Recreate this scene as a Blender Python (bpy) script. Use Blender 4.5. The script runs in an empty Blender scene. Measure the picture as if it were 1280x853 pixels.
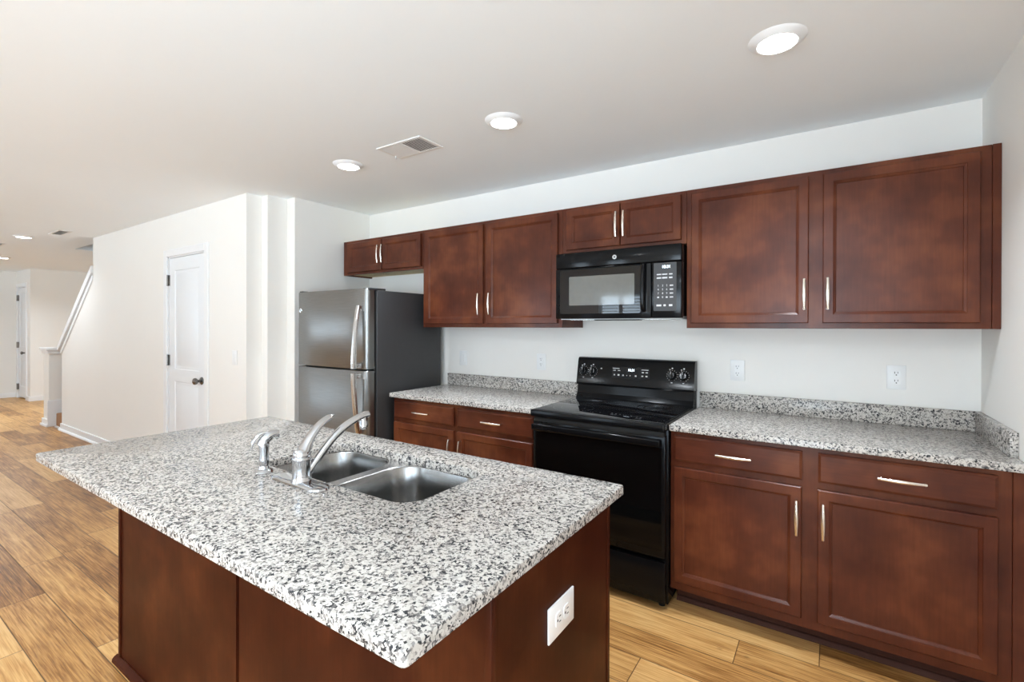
import bpy, bmesh, math, random
from mathutils import Vector, Matrix
random.seed(7)
S = bpy.context.scene
COL = S.collection
PI = math.pi

# ---------------------------------------------------------------- camera, world, light, exposure
CAM = Vector((-0.56616, -3.0024, 1.38793))
yaw, pit, rol = (math.radians(a) for a in (33.75147, -0.1178, 0.12897))
fwd = Vector((-math.sin(yaw) * math.cos(pit), math.cos(yaw) * math.cos(pit), math.sin(pit)))
rt = Vector((math.cos(yaw), math.sin(yaw), 0))
upv = rt.cross(fwd)
r2 = math.cos(rol) * rt + math.sin(rol) * upv
u2 = -math.sin(rol) * rt + math.cos(rol) * upv
cd = bpy.data.cameras.new('camera')
cam = bpy.data.objects.new('camera', cd)
COL.objects.link(cam)
cam.matrix_world = Matrix(((r2.x, u2.x, -fwd.x, CAM.x), (r2.y, u2.y, -fwd.y, CAM.y), (r2.z, u2.z, -fwd.z, CAM.z), (0, 0, 0, 1)))
cd.sensor_width = 36
cd.lens = 597.1195 * 36 / 1280
cd.shift_y = -16.4935 / 1280
cd.clip_start = 0.02
S.camera = cam

W = bpy.data.worlds.new('daylight')
S.world = W
W.use_nodes = True
# pale sky above; brighter made-up glow below the horizon, added to light the ceiling
wn_ = W.node_tree.nodes; wl_ = W.node_tree.links
w_tc = wn_.new('ShaderNodeTexCoord'); w_sp = wn_.new('ShaderNodeSeparateXYZ'); w_mr = wn_.new('ShaderNodeMapRange'); w_mx = wn_.new('ShaderNodeMix')
w_mx.data_type = 'RGBA'
wl_.new(w_tc.outputs['Generated'], w_sp.inputs[0]); wl_.new(w_sp.outputs['Z'], w_mr.inputs[0])
w_mr.inputs[1].default_value = -.06; w_mr.inputs[2].default_value = .04
wl_.new(w_mr.outputs[0], w_mx.inputs[0])
w_mx.inputs[6].default_value = (9.3, 11.3, 13.0, 1)
w_mx.inputs[7].default_value = (3.4, 4.2, 5.0, 1)
wl_.new(w_mx.outputs[2], wn_['Background'].inputs[0])
wn_['Background'].inputs[1].default_value = 1.0

S.view_settings.view_transform = 'Standard'
S.view_settings.look = 'None'
S.view_settings.gamma = 1
S.view_settings.use_curve_mapping = False
S.view_settings.exposure = 0.64
S.cycles.use_denoising = True
S.cycles.max_bounces = 10
S.cycles.diffuse_bounces = 7
S.cycles.sample_clamp_indirect = 8

LAMP_W = 5.0         # each ceiling downlight
YR = -5.6             # wall behind the camera
HC = 2.436            # ceiling height
XR = 0.004            # right wall

# window openings in the wall behind the camera: x0, x1, z0, z1 (light portals stand in them)
OPEN = [(-1.45, -0.45, 0.02, 2.05), (-3.95, -3.17, 0.85, 1.97), (-5.65, -4.95, 0.6, 2.1), (-11.3, -9.9, 0.6, 2.1)]  # last two are made up, added to brighten the right wall and hall
SIDE = (-5.3, -3.6, 0.75, 2.1)     # opening added in the right wall for side light, behind the camera: y0, y1, z0, z1
for i, (a, b, c_, d) in enumerate(OPEN):
    ld = bpy.data.lights.new('window_portal', 'AREA')
    ld.shape = 'RECTANGLE'
    ld.size, ld.size_y = b - a, d - c_
    ld.cycles.is_portal = True
    lo = bpy.data.objects.new('window_portal', ld)
    COL.objects.link(lo)
    lo.location = ((a + b) / 2, YR - 0.13, (c_ + d) / 2)
    lo.rotation_euler = (PI / 2, 0, 0)     # faces +Y, into the room
ld = bpy.data.lights.new('window_portal', 'AREA')
ld.shape = 'RECTANGLE'
ld.size, ld.size_y = SIDE[3] - SIDE[2], SIDE[1] - SIDE[0]
ld.cycles.is_portal = True
lo = bpy.data.objects.new('window_portal', ld)
COL.objects.link(lo)
lo.location = (XR + .13, (SIDE[0] + SIDE[1]) / 2, (SIDE[2] + SIDE[3]) / 2)
lo.rotation_euler = (0, PI / 2, 0)         # faces -X, into the room

# ---------------------------------------------------------------- materials
MATS = {}

def base_mat(name):
    m = bpy.data.materials.new(name)
    m.use_nodes = True
    nt = m.node_tree
    return m, nt, nt.nodes['Principled BSDF']

def N(nt, typ, **kw):
    n = nt.nodes.new(typ)
    for k, v in kw.items():
        setattr(n, k, v)
    return n

def plain(name, col, rough=0.5, metal=0.0, coat=0.0, spec=0.5, var=0.0, scale=30.0, bump=0.0, bscale=200.0):
    """principled material with a little procedural variation"""
    m, nt, p = base_mat(name)
    p.inputs['Roughness'].default_value = rough
    p.inputs['Metallic'].default_value = metal
    p.inputs['Coat Weight'].default_value = coat
    p.inputs['Coat Roughness'].default_value = 0.08
    p.inputs['Specular IOR Level'].default_value = spec
    tc = N(nt, 'ShaderNodeTexCoord')
    no = N(nt, 'ShaderNodeTexNoise')
    no.inputs['Scale'].default_value = scale
    nt.links.new(tc.outputs['Object'], no.inputs['Vector'])
    mx = N(nt, 'ShaderNodeMix', data_type='RGBA')
    mx.inputs[6].default_value = (*[c * (1 - var) for c in col], 1)
    mx.inputs[7].default_value = (*[min(1, c * (1 + var)) for c in col], 1)
    nt.links.new(no.outputs['Fac'], mx.inputs[0])
    nt.links.new(mx.outputs[2], p.inputs['Base Color'])
    if bump:
        n2 = N(nt, 'ShaderNodeTexNoise')
        n2.inputs['Scale'].default_value = bscale
        nt.links.new(tc.outputs['Object'], n2.inputs['Vector'])
        b = N(nt, 'ShaderNodeBump')
        b.inputs['Strength'].default_value = bump
        b.inputs['Distance'].default_value = 0.002
        nt.links.new(n2.outputs['Fac'], b.inputs['Height'])
        nt.links.new(b.outputs[0], p.inputs['Normal'])
    MATS[name] = m
    return m

def ramp(nt, stops, interp='LINEAR'):
    r = N(nt, 'ShaderNodeValToRGB')
    r.color_ramp.interpolation = interp
    e = r.color_ramp.elements
    while len(e) < len(stops):
        e.new(0.5)
    for k, (pos, c) in enumerate(stops):
        e[k].position = pos
        e[k].color = (*c, 1)
    return r

def granite(name):
    m, nt, p = base_mat(name)
    L = nt.links.new
    tc = N(nt, 'ShaderNodeTexCoord')
    dn = N(nt, 'ShaderNodeTexNoise'); dn.inputs['Scale'].default_value = 130; dn.inputs['Detail'].default_value = 2
    L(tc.outputs['Object'], dn.inputs['Vector'])
    sub = N(nt, 'ShaderNodeVectorMath', operation='SUBTRACT'); sub.inputs[1].default_value = (.5, .5, .5)
    L(dn.outputs['Color'], sub.inputs[0])
    sc = N(nt, 'ShaderNodeVectorMath', operation='SCALE'); sc.inputs['Scale'].default_value = 0.014
    L(sub.outputs[0], sc.inputs[0])
    add = N(nt, 'ShaderNodeVectorMath', operation='ADD')
    L(tc.outputs['Object'], add.inputs[0]); L(sc.outputs[0], add.inputs[1])
    v = N(nt, 'ShaderNodeTexVoronoi'); v.inputs['Scale'].default_value = 190
    L(add.outputs[0], v.inputs['Vector'])
    sep = N(nt, 'ShaderNodeSeparateColor'); L(v.outputs['Color'], sep.inputs[0])
    cl = N(nt, 'ShaderNodeTexNoise'); cl.inputs['Scale'].default_value = 60; cl.inputs['Detail'].default_value = 1
    L(tc.outputs['Object'], cl.inputs['Vector'])
    ma = N(nt, 'ShaderNodeMath', operation='MULTIPLY_ADD'); ma.inputs[1].default_value = 0.6; ma.inputs[2].default_value = -0.30
    L(cl.outputs['Fac'], ma.inputs[0])
    ad = N(nt, 'ShaderNodeMath', operation='ADD'); L(sep.outputs['Red'], ad.inputs[0]); L(ma.outputs[0], ad.inputs[1])
    r = ramp(nt, [(0.0, (.54, .51, .47)), (.36, (.44, .41, .375)), (.59, (.26, .242, .228)), (.74, (.13, .124, .12)), (.87, (.036, .037, .040))], 'CONSTANT')
    L(ad.outputs[0], r.inputs[0])
    L(r.outputs[0], p.inputs['Base Color'])
    p.inputs['Roughness'].default_value = 0.17
    p.inputs['Specular IOR Level'].default_value = 0.27
    MATS[name] = m
    return m

def cherry(name, base=(.096, .0248, .0112), grain_axis=2, sheen=1.0):
    """stained maple: warm red brown with soft cloudy blotches and a fine straight grain"""
    m, nt, p = base_mat(name)
    L = nt.links.new
    tc = N(nt, 'ShaderNodeTexCoord')
    n1 = N(nt, 'ShaderNodeTexNoise'); n1.inputs['Scale'].default_value = 4.2; n1.inputs['Detail'].default_value = 3; n1.inputs['Roughness'].default_value = .55
    L(tc.outputs['Object'], n1.inputs['Vector'])
    mp = N(nt, 'ShaderNodeMapping'); mp.inputs['Scale'].default_value = (70, 70, 5) if grain_axis == 2 else (5, 70, 70)
    L(tc.outputs['Object'], mp.inputs['Vector'])
    n2 = N(nt, 'ShaderNodeTexNoise'); n2.inputs['Scale'].default_value = 1.5; n2.inputs['Detail'].default_value = 4
    L(mp.outputs[0], n2.inputs['Vector'])
    b = base
    r = ramp(nt, [(.30, (b[0] * .64, b[1] * .58, b[2] * .66)), (.5, b), (.70, (b[0] * 1.7, b[1] * 1.95, b[2] * 1.7))])
    L(n1.outputs['Fac'], r.inputs[0])
    hs = N(nt, 'ShaderNodeMix', data_type='RGBA', blend_type='MULTIPLY'); hs.inputs[0].default_value = 1
    gr = ramp(nt, [(.3, (.90, .885, .885)), (.7, (1.07, 1.07, 1.07))])
    L(n2.outputs['Fac'], gr.inputs[0])
    L(r.outputs[0], hs.inputs[6]); L(gr.outputs[0], hs.inputs[7])
    L(hs.outputs[2], p.inputs['Base Color'])
    p.inputs['Roughness'].default_value = 0.40
    p.inputs['Specular IOR Level'].default_value = 0.10 * sheen
    p.inputs['Coat Weight'].default_value = 0.30 * sheen
    p.inputs['Coat Roughness'].default_value = 0.20
    MATS[name] = m
    return m

def plank_floor(name):
    m, nt, p = base_mat(name)
    L = nt.links.new
    def M(op, a=None, b=None, va=None, vb=None):
        n = N(nt, 'ShaderNodeMath', operation=op)
        if op == 'MULTIPLY_ADD': n.inputs[2].default_value = .062
        if a is not None: L(a, n.inputs[0])
        elif va is not None: n.inputs[0].default_value = va
        if b is not None: L(b, n.inputs[1])
        elif vb is not None: n.inputs[1].default_value = vb
        return n.outputs[0]
    PW, PL = 0.1785, 1.22
    tc = N(nt, 'ShaderNodeTexCoord')
    sp = N(nt, 'ShaderNodeSeparateXYZ'); L(tc.outputs['Object'], sp.inputs[0])
    yy = M('DIVIDE', M('ADD', sp.outputs['Y'], vb=0.68 + PW * 60), vb=PW)
    row = M('FLOOR', yy); fy = M('FRACT', yy)
    wn = N(nt, 'ShaderNodeTexWhiteNoise', noise_dimensions='1D'); L(row, wn.inputs['W'])
    xx = M('ADD', M('DIVIDE', M('ADD', sp.outputs['X'], vb=60.3), vb=PL), wn.outputs['Value'])
    colm = M('FLOOR', xx); fx = M('FRACT', xx)
    cv = N(nt, 'ShaderNodeCombineXYZ'); L(row, cv.inputs[0]); L(colm, cv.inputs[1])
    w2 = N(nt, 'ShaderNodeTexWhiteNoise', noise_dimensions='2D'); L(cv.outputs[0], w2.inputs['Vector'])
    # distance to seams
    ey = M('MULTIPLY', M('MINIMUM', fy, M('SUBTRACT', None, fy, va=1.0)), vb=PW)
    ex = M('MULTIPLY', M('MINIMUM', fx, M('SUBTRACT', None, fx, va=1.0)), vb=PL)
    e = M('MINIMUM', ey, ex)
    seam = N(nt, 'ShaderNodeMapRange', interpolation_type='SMOOTHSTEP'); L(e, seam.inputs[0]); seam.inputs[1].default_value = 0.0004; seam.inputs[2].default_value = 0.0030
    # grain, different on every plank
    off = N(nt, 'ShaderNodeVectorMath', operation='SCALE'); off.inputs['Scale'].default_value = 9.0; L(w2.outputs['Color'], off.inputs[0])
    av = N(nt, 'ShaderNodeVectorMath', operation='ADD'); L(tc.outputs['Object'], av.inputs[0]); L(off.outputs[0], av.inputs[1])
    mp = N(nt, 'ShaderNodeMapping'); mp.inputs['Scale'].default_value = (1.5, 30, 1); L(av.outputs[0], mp.inputs['Vector'])
    g1 = N(nt, 'ShaderNodeTexNoise'); g1.inputs['Scale'].default_value = 1.6; g1.inputs['Detail'].default_value = 6; g1.inputs['Roughness'].default_value = .62; g1.inputs['Distortion'].default_value = .8
    L(mp.outputs[0], g1.inputs['Vector'])
    mp2 = N(nt, 'ShaderNodeMapping'); mp2.inputs['Scale'].default_value = (1.6, 5, 1); L(av.outputs[0], mp2.inputs['Vector'])
    g2 = N(nt, 'ShaderNodeTexNoise'); g2.inputs['Scale'].default_value = 1.7; g2.inputs['Detail'].default_value = 3
    L(mp2.outputs[0], g2.inputs['Vector'])
    mp3 = N(nt, 'ShaderNodeMapping'); mp3.inputs['Scale'].default_value = (7, 10, 1); L(av.outputs[0], mp3.inputs['Vector'])
    kn = N(nt, 'ShaderNodeTexVoronoi'); kn.inputs['Scale'].default_value = 1.0; L(mp3.outputs[0], kn.inputs['Vector'])
    knot = N(nt, 'ShaderNodeMapRange'); L(kn.outputs['Distance'], knot.inputs[0]); knot.inputs[1].default_value = .03; knot.inputs[2].default_value = .12; knot.inputs[3].default_value = .68; knot.inputs[4].default_value = 1.0
    mp4 = N(nt, 'ShaderNodeMapping'); mp4.inputs['Scale'].default_value = (3.0, 95, 1); L(av.outputs[0], mp4.inputs['Vector'])
    g3 = N(nt, 'ShaderNodeTexNoise'); g3.inputs['Scale'].default_value = 1.5; g3.inputs['Detail'].default_value = 4; g3.inputs['Roughness'].default_value = .6; g3.inputs['Distortion'].default_value = .5
    L(mp4.outputs[0], g3.inputs['Vector'])
    t = M('ADD', M('ADD', M('ADD', M('MULTIPLY_ADD', g1.outputs['Fac'], vb=.34), M('MULTIPLY', M('SUBTRACT', g3.outputs['Fac'], vb=.5), vb=.60)), M('MULTIPLY', g2.outputs['Fac'], vb=.30)), M('MULTIPLY', w2.outputs['Value'], vb=.26))
    r = ramp(nt, [(.28, (.13, .050, .013)), (.41, (.31, .140, .040)), (.53, (.52, .275, .090)), (.66, (.66, .395, .155)), (.80, (.72, .48, .22))])
    L(t, r.inputs[0])
    mu = N(nt, 'ShaderNodeMix', data_type='RGBA', blend_type='MULTIPLY'); mu.inputs[0].default_value = 1
    L(r.outputs[0], mu.inputs[6]); L(knot.outputs[0], mu.inputs[7])
    mx = N(nt, 'ShaderNodeMix', data_type='RGBA'); mx.inputs[6].default_value = (.10, .05, .02, 1)
    L(seam.outputs[0], mx.inputs[0]); L(mu.outputs[2], mx.inputs[7])
    L(mx.outputs[2], p.inputs['Base Color'])
    p.inputs['Roughness'].default_value = 0.36
    p.inputs['Specular IOR Level'].default_value = 0.30
    hh = M('ADD', M('MULTIPLY', g1.outputs['Fac'], vb=.6), M('MULTIPLY', seam.outputs[0], vb=.7))
    b = N(nt, 'ShaderNodeBump'); b.inputs['Strength'].default_value = .35; b.inputs['Distance'].default_value = .003
    L(hh, b.inputs['Height']); L(b.outputs[0], p.inputs['Normal'])
    MATS[name] = m
    return m

def brushed(name, col, rough, along='z', strength=.12):
    m, nt, p = base_mat(name)
    L = nt.links.new
    tc = N(nt, 'ShaderNodeTexCoord')
    mp = N(nt, 'ShaderNodeMapping'); mp.inputs['Scale'].default_value = {'z': (420, 420, 3), 'x': (3, 420, 420)}[along]
    L(tc.outputs['Object'], mp.inputs['Vector'])
    n = N(nt, 'ShaderNodeTexNoise'); n.inputs['Scale'].default_value = 1; n.inputs['Detail'].default_value = 3
    L(mp.outputs[0], n.inputs['Vector'])
    r = ramp(nt, [(.3, tuple(c * .9 for c in col)), (.7, tuple(min(1, c * 1.08) for c in col))])
    L(n.outputs['Fac'], r.inputs[0]); L(r.outputs[0], p.inputs['Base Color'])
    p.inputs['Metallic'].default_value = 1
    p.inputs['Roughness'].default_value = rough
    b = N(nt, 'ShaderNodeBump'); b.inputs['Strength'].default_value = strength; b.inputs['Distance'].default_value = .0006
    L(n.outputs['Fac'], b.inputs['Height']); L(b.outputs[0], p.inputs['Normal'])
    MATS[name] = m
    return m

def glow(name, col, strength):
    m, nt, p = base_mat(name)
    p.inputs['Base Color'].default_value = (*col, 1)
    p.inputs['Emission Color'].default_value = (*col, 1)
    p.inputs['Emission Strength'].default_value = strength
    MATS[name] = m
    return m

wall_m = plain('wall_paint', (.84, .825, .79), .75, var=.012, scale=3, bump=.05, bscale=260)
ceil_m = plain('ceiling_paint', (.885, .925, .95), .85, var=.012, scale=2, bump=.06, bscale=200)
trim_m = plain('white_trim_paint', (.83, .84, .85), .38, var=.01)
door_m = plain('white_door_paint', (.80, .825, .85), .36, var=.01)
floor_m = plank_floor('wood_plank_floor')
gran_m = granite('speckled_granite')
cab_m = cherry('cherry_cabinet')
cabh_m = cherry('cherry_drawer', grain_axis=0)
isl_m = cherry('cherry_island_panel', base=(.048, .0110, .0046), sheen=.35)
kick_m = plain('dark_kick_board', (.060, .022, .014), .7, spec=.2, var=.2)
raw_m = plain('unfinished_birch', (.62, .47, .24), .6, var=.12, scale=14)
nickel_m = plain('brushed_nickel', (.80, .74, .66), .26, metal=1, var=.05)
steel_m = brushed('fridge_steel', (.27, .27, .265), .34, 'x', .10)
steel_l = brushed('handle_steel', (.72, .72, .72), .24, 'z', .05)
sink_m = brushed('sink_steel', (.36, .36, .355), .24, 'z', .06)
chrome_m = plain('chrome', (.58, .59, .61), .06, metal=1, var=.01)
char_m = plain('charcoal_enamel', (.040, .040, .042), .45, var=.08, bump=.12, bscale=900)
black_m = plain('black_enamel', (.005, .005, .0055), .13, var=.1, spec=.16)
glass_m = plain('black_glass', (.004, .004, .005), .01, var=.05, spec=.55)
panel_m = plain('display_glass', (.006, .006, .0075), .10, var=.05, spec=.2)
gap_m = plain('dark_gasket', (.006, .006, .006), .7, var=.1)
oven_win = plain('oven_window_glass', (.003, .003, .003), .04, var=.05, spec=.22)
mwin_m = plain('microwave_screen', (.115, .118, .112), .06, var=.08, spec=.9, coat=.6)
ring_m = plain('burner_marking', (.025, .025, .027), .12, var=.05)
plate_m = plain('white_plastic', (.82, .83, .83), .30, var=.01)
slot_m = plain('dark_slot', (.03, .03, .035), .5)
bronze_m = plain('dark_nickel_knob', (.20, .19, .18), .25, metal=1, var=.1)
carpet_m = plain('brown_carpet', (.36, .19, .10), .95, var=.35, scale=220, bump=.8, bscale=500)
vent_m = plain('vent_enamel', (.78, .77, .75), .45, var=.01)
ventin_m = plain('vent_shadow_box', (.20, .195, .19), .8, var=.1)
mark_m = plain('printed_white_marking', (.62, .63, .64), .5, var=.02)
under_m = plain('grey_metal_underside', (.55, .56, .56), .38, metal=.4, var=.05)
lens_m = glow('lamp_diffuser', (1.0, .98, .94), 9)
disp_m = glow('clock_digits', (.75, .88, 1.0), 3.0)
blind_m = plain('white_blind', (.82, .82, .80), .6, var=.02)

# ---------------------------------------------------------------- mesh helpers
def bx(bm, x0, y0, z0, x1, y1, z1, bev=0.0, seg=2):
    x0, x1 = sorted((x0, x1)); y0, y1 = sorted((y0, y1)); z0, z1 = sorted((z0, z1))
    r = bmesh.ops.create_cube(bm, size=1.0)
    for v in r['verts']:
        v.co = Vector(((v.co.x + .5) * (x1 - x0) + x0, (v.co.y + .5) * (y1 - y0) + y0, (v.co.z + .5) * (z1 - z0) + z0))
    if bev:
        es = list({e for v in r['verts'] for e in v.link_edges})
        bmesh.ops.bevel(bm, geom=es, offset=bev, segments=seg, affect='EDGES', profile=.5)

def box(*a, bev=0.0, seg=2):
    bm = bmesh.new(); bx(bm, *a, bev=bev, seg=seg); return bm

def loops(bm, rings, cap0=True, cap1=True, closed=True):
    vr = [[bm.verts.new(p) for p in ring] for ring in rings]
    n = len(vr[0])
    for a, b in zip(vr, vr[1:]):
        for i in range(n if closed else n - 1):
            j = (i + 1) % n
            bm.faces.new((a[i], a[j], b[j], b[i]))
    if cap0: bm.faces.new(list(reversed(vr[0])))
    if cap1: bm.faces.new(vr[-1])
    return vr

def lathe(bm, prof, c, axis='z', n=28, tilt=None, caps=True):
    rings = []
    for r, h in prof:
        ring = []
        for i in range(n):
            a = 2 * PI * i / n
            p = Vector((max(r, 1e-5) * math.cos(a), max(r, 1e-5) * math.sin(a), h))
            if axis == 'y': p = Vector((p.x, -p.z, p.y))      # axis towards -Y
            elif axis == 'x': p = Vector((p.z, p.x, p.y))
            if tilt is not None: p = tilt @ p
            ring.append(Vector(c) + p)
        rings.append(ring)
    loops(bm, rings, caps, caps)

def catmull(pts, k=6):
    P = [Vector(p) for p in pts]
    P = [P[0] * 2 - P[1]] + P + [P[-1] * 2 - P[-2]]
    out = []
    for i in range(1, len(P) - 2):
        a, b, c, d = P[i - 1:i + 3]
        for j in range(k):
            t = j / k
            out.append(.5 * ((2 * b) + (c - a) * t + (2 * a - 5 * b + 4 * c - d) * t * t + (3 * b - a - 3 * c + d) * t ** 3))
    out.append(P[-2])
    return out

def tube(bm, pts, rad, n=12, flat=None, flat_dir=None):
    """sweep a circle (or an ellipse flattened along flat_dir) along pts"""
    pts = [Vector(p) for p in pts]
    if not hasattr(rad, '__len__'): rad = [rad] * len(pts)
    if len(rad) != len(pts):
        k = (len(rad) - 1) / (len(pts) - 1)
        rr = []
        for i in range(len(pts)):
            f = i * k; a = min(int(f), len(rad) - 2); rr.append(rad[a] + (rad[a + 1] - rad[a]) * (f - a))
        rad = rr
    rings, ref = [], None
    for i, p in enumerate(pts):
        t = (pts[min(i + 1, len(pts) - 1)] - pts[max(i - 1, 0)]).normalized()
        if ref is None:
            ref = Vector(flat_dir) if flat_dir else (Vector((0, 0, 1)) if abs(t.z) < .9 else Vector((1, 0, 0)))
        u = (ref - t * ref.dot(t)).normalized(); v = t.cross(u)
        if flat_dir is None: ref = u
        fl = flat if flat else 1.0
        rings.append([p + u * rad[i] * fl * math.cos(2 * PI * k / n) + v * rad[i] * math.sin(2 * PI * k / n) for k in range(n)])
    loops(bm, rings)

def prism(bm, poly, a, b, plane='xz'):
    """extrude a polygon; plane xz -> along y, xy -> along z, yz -> along x"""
    f = {'xz': lambda p, h: (p[0], h, p[1]), 'xy': lambda p, h: (p[0], p[1], h), 'yz': lambda p, h: (h, p[0], p[1])}[plane]
    loops(bm, [[Vector(f(p, a)) for p in poly], [Vector(f(p, b)) for p in poly]])

def rrect(x0, y0, x1, y1, r, n=7):
    out = []
    for cx, cy, a0 in ((x1 - r, y1 - r, 0), (x0 + r, y1 - r, 90), (x0 + r, y0 + r, 180), (x1 - r, y0 + r, 270)):
        for i in range(n + 1):
            a = math.radians(a0 + 90 * i / n)
            out.append((cx + r * math.cos(a), cy + r * math.sin(a)))
    return out

def text(bm, s, x, z, y, size, align='CENTER'):
    """letters standing on a wall-like face that looks towards -Y"""
    cu = bpy.data.curves.new('lettering', 'FONT')
    cu.body = s; cu.size = size; cu.align_x = align; cu.align_y = 'CENTER'; cu.extrude = .0002
    o = bpy.data.objects.new('lettering', cu)
    COL.objects.link(o)
    dg = bpy.context.evaluated_depsgraph_get()
    me = bpy.data.meshes.new_from_object(o.evaluated_get(dg))
    me.transform(Matrix.Translation((x, y, z)) @ Matrix.Rotation(PI / 2, 4, 'X'))
    bm.from_mesh(me)
    bpy.data.objects.remove(o); bpy.data.curves.remove(cu); bpy.data.meshes.remove(me)

def obj(name, bm, m, parent=None, smooth=35, fixn=True):
    if fixn: bmesh.ops.recalc_face_normals(bm, faces=bm.faces[:])
    me = bpy.data.meshes.new(name)
    bm.to_mesh(me); bm.free()
    me.materials.append(m)
    if smooth:
        me.polygons.foreach_set('use_smooth', [True] * len(me.polygons))
        me.set_sharp_from_angle(angle=math.radians(smooth))
    o = bpy.data.objects.new(name, me)
    COL.objects.link(o)
    if parent is not None:
        o.parent = parent
        if parent.type == 'EMPTY': o.location = -parent.location     # meshes are written in room coordinates
    return o

def thing(name, label, cat, loc, group=None):
    o = bpy.data.objects.new(name, None)
    o.empty_display_size = .1
    COL.objects.link(o); o.location = loc
    o['label'] = label; o['category'] = cat
    if group: o['group'] = group
    return o

def struct(name, bm, m, parent=None, smooth=0):
    o = obj(name, bm, m, parent, smooth)
    if parent is None: o['kind'] = 'structure'
    return o

def relabel(o, label): o['label'] = label; return o

# ---------------------------------------------------------------- room shell
struct('floor', box(-14.3, YR - .12, -.1, XR + .1, 1.4, 0), floor_m)
# ceiling, with the stairwell left open
bm = bmesh.new()
ZT = HC + .12
bx(bm, -14.3, YR - .12, HC, XR + .1, -.90, ZT)
bx(bm, -14.3, -.90, HC, -9.14, 1.4, ZT)
bx(bm, -4.55, -.90, HC, XR + .1, .12, ZT)
struct('ceiling', bm, ceil_m)
bm = bmesh.new()                                   # walls of the stairwell above the ceiling
bx(bm, -9.26, -.90, ZT, -9.14, .10, 3.6); bx(bm, -9.26, -1.02, ZT, -4.43, -.90, 3.6); bx(bm, -4.55, -.90, ZT, -4.43, .10, 3.6)
bx(bm, -9.14, .10, HC, -4.55, .22, ZT); bx(bm, -9.26, .10, ZT, -4.43, .22, 3.6); bx(bm, -9.26, -1.02, 3.6, -4.43, .22, 3.7)
struct('wall_stairwell', bm, wall_m)
struct('wall_back', box(-4.19, 0, 0, XR + .1, .12, HC), wall_m)
bm = bmesh.new()
bx(bm, XR, SIDE[1], 0, XR + .12, 0, HC); bx(bm, XR, YR - .12, 0, XR + .12, SIDE[0], HC)
bx(bm, XR, SIDE[0], 0, XR + .12, SIDE[1], SIDE[2]); bx(bm, XR, SIDE[0], SIDE[3], XR + .12, SIDE[1], HC)
struct('wall_right', bm, wall_m)
bm = bmesh.new()
for a, b, c_, d in ((SIDE[0], SIDE[0] + .05, SIDE[2], SIDE[3]), (SIDE[1] - .05, SIDE[1], SIDE[2], SIDE[3]), (SIDE[0] + .05, SIDE[1] - .05, SIDE[2], SIDE[2] + .05), (SIDE[0] + .05, SIDE[1] - .05, SIDE[3] - .05, SIDE[3]), (-4.485, -4.415, SIDE[2] + .05, SIDE[3] - .05)):
    bx(bm, XR + .03, a, c_, XR + .10, b, d)
struct('window_5', bm, trim_m)  # frame of the made-up window that brings in side light
# block beside the fridge: face at x = -4.19, jog at y = -.757, face at x = -4.39
bm = bmesh.new()
bx(bm, -4.30, -.757, 0, -4.19, .12, HC); bx(bm, -4.39, -.92, 0, -4.30, .12, HC)
struct('wall_alcove', bm, wall_m)
# pantry wall with its door opening and the sloped stair guard
DX0, DX1, DZ = -5.815, -5.055, 2.045
bm = bmesh.new()
prism(bm, [(-9.10, 0), (DX0, 0), (DX0, HC), (-7.89, HC), (-7.89, 1.98), (-9.10, 1.10)], -1.04, -.92)
bx(bm, DX0, -1.04, DZ, DX1, -.92, HC)
bx(bm, DX1, -1.04, 0, -4.39, -.92, HC)
struct('wall_pantry', bm, wall_m)
struct('wall_stair', box(-9.75, .10, 0, -4.39, .22, HC), wall_m)
struct('wall_nook', box(-12.89, 1.2, 0, -9.63, 1.32, HC), wall_m)
struct('wall_nook_side', box(-9.75, .22, 0, -9.63, 1.2, HC), wall_m)
# far end of the house
struct('wall_left', box(-13.87, YR - .12, 0, -13.75, -.55, HC), wall_m)
FX0, FX1 = -13.62, -13.02
bm = bmesh.new()
bx(bm, -13.75, -.63, 0, FX0, -.51, HC); bx(bm, FX0, -.63, 2.13, FX1, -.51, HC); bx(bm, FX1, -.63, 0, -12.77, -.51, HC); bx(bm, -13.87, -.51, 0, -12.89, -.45, HC)  # last box is added behind the door to block outside light
struct('wall_far', bm, wall_m)
struct('wall_far_return', box(-12.89, -.51, 0, -12.77, 1.32, HC), wall_m)
# wall behind the camera with its openings
bm = bmesh.new()
xs = sorted(OPEN)
px = -13.87
for a, b, c_, d in xs:
    bx(bm, px, YR - .12, 0, a, YR, HC); bx(bm, a, YR - .12, d, b, YR, HC)
    if c_ > .05: bx(bm, a, YR - .12, 0, b, YR, c_)
    px = b
bx(bm, px, YR - .12, 0, XR, YR, HC)
struct('wall_front', bm, wall_m)
for i, (a, b, c_, d) in enumerate(xs):
    bm = bmesh.new(); w = .05
    bx(bm, a, YR - .10, c_, a + w, YR - .03, d); bx(bm, b - w, YR - .10, c_, b, YR - .03, d)
    bx(bm, a + w, YR - .10, c_, b - w, YR - .03, c_ + w); bx(bm, a + w, YR - .10, d - w, b - w, YR - .03, d)
    m = (a + b) / 2
    bx(bm, m - .035, YR - .10, c_ + w, m + .035, YR - .03, d - w)
    struct('window_%d' % (i + 1), bm, trim_m)  # the first two frames fill the added openings
bm = bmesh.new()
for s in range(19):
    z = 1.0 + s * .05
    for xa, xb in ((-3.90, -3.60), (-3.52, -3.22)):
        prism(bm, [(YR - .02, z), (YR + .018, z + .014), (YR + .018, z + .016), (YR - .02, z + .002)], xa, xb, 'yz')
bl = obj('window_blind', bm, blind_m, smooth=0); bl['label'] = 'white slatted blind hanging in the window opposite the range'; bl['category'] = 'blind'

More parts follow.
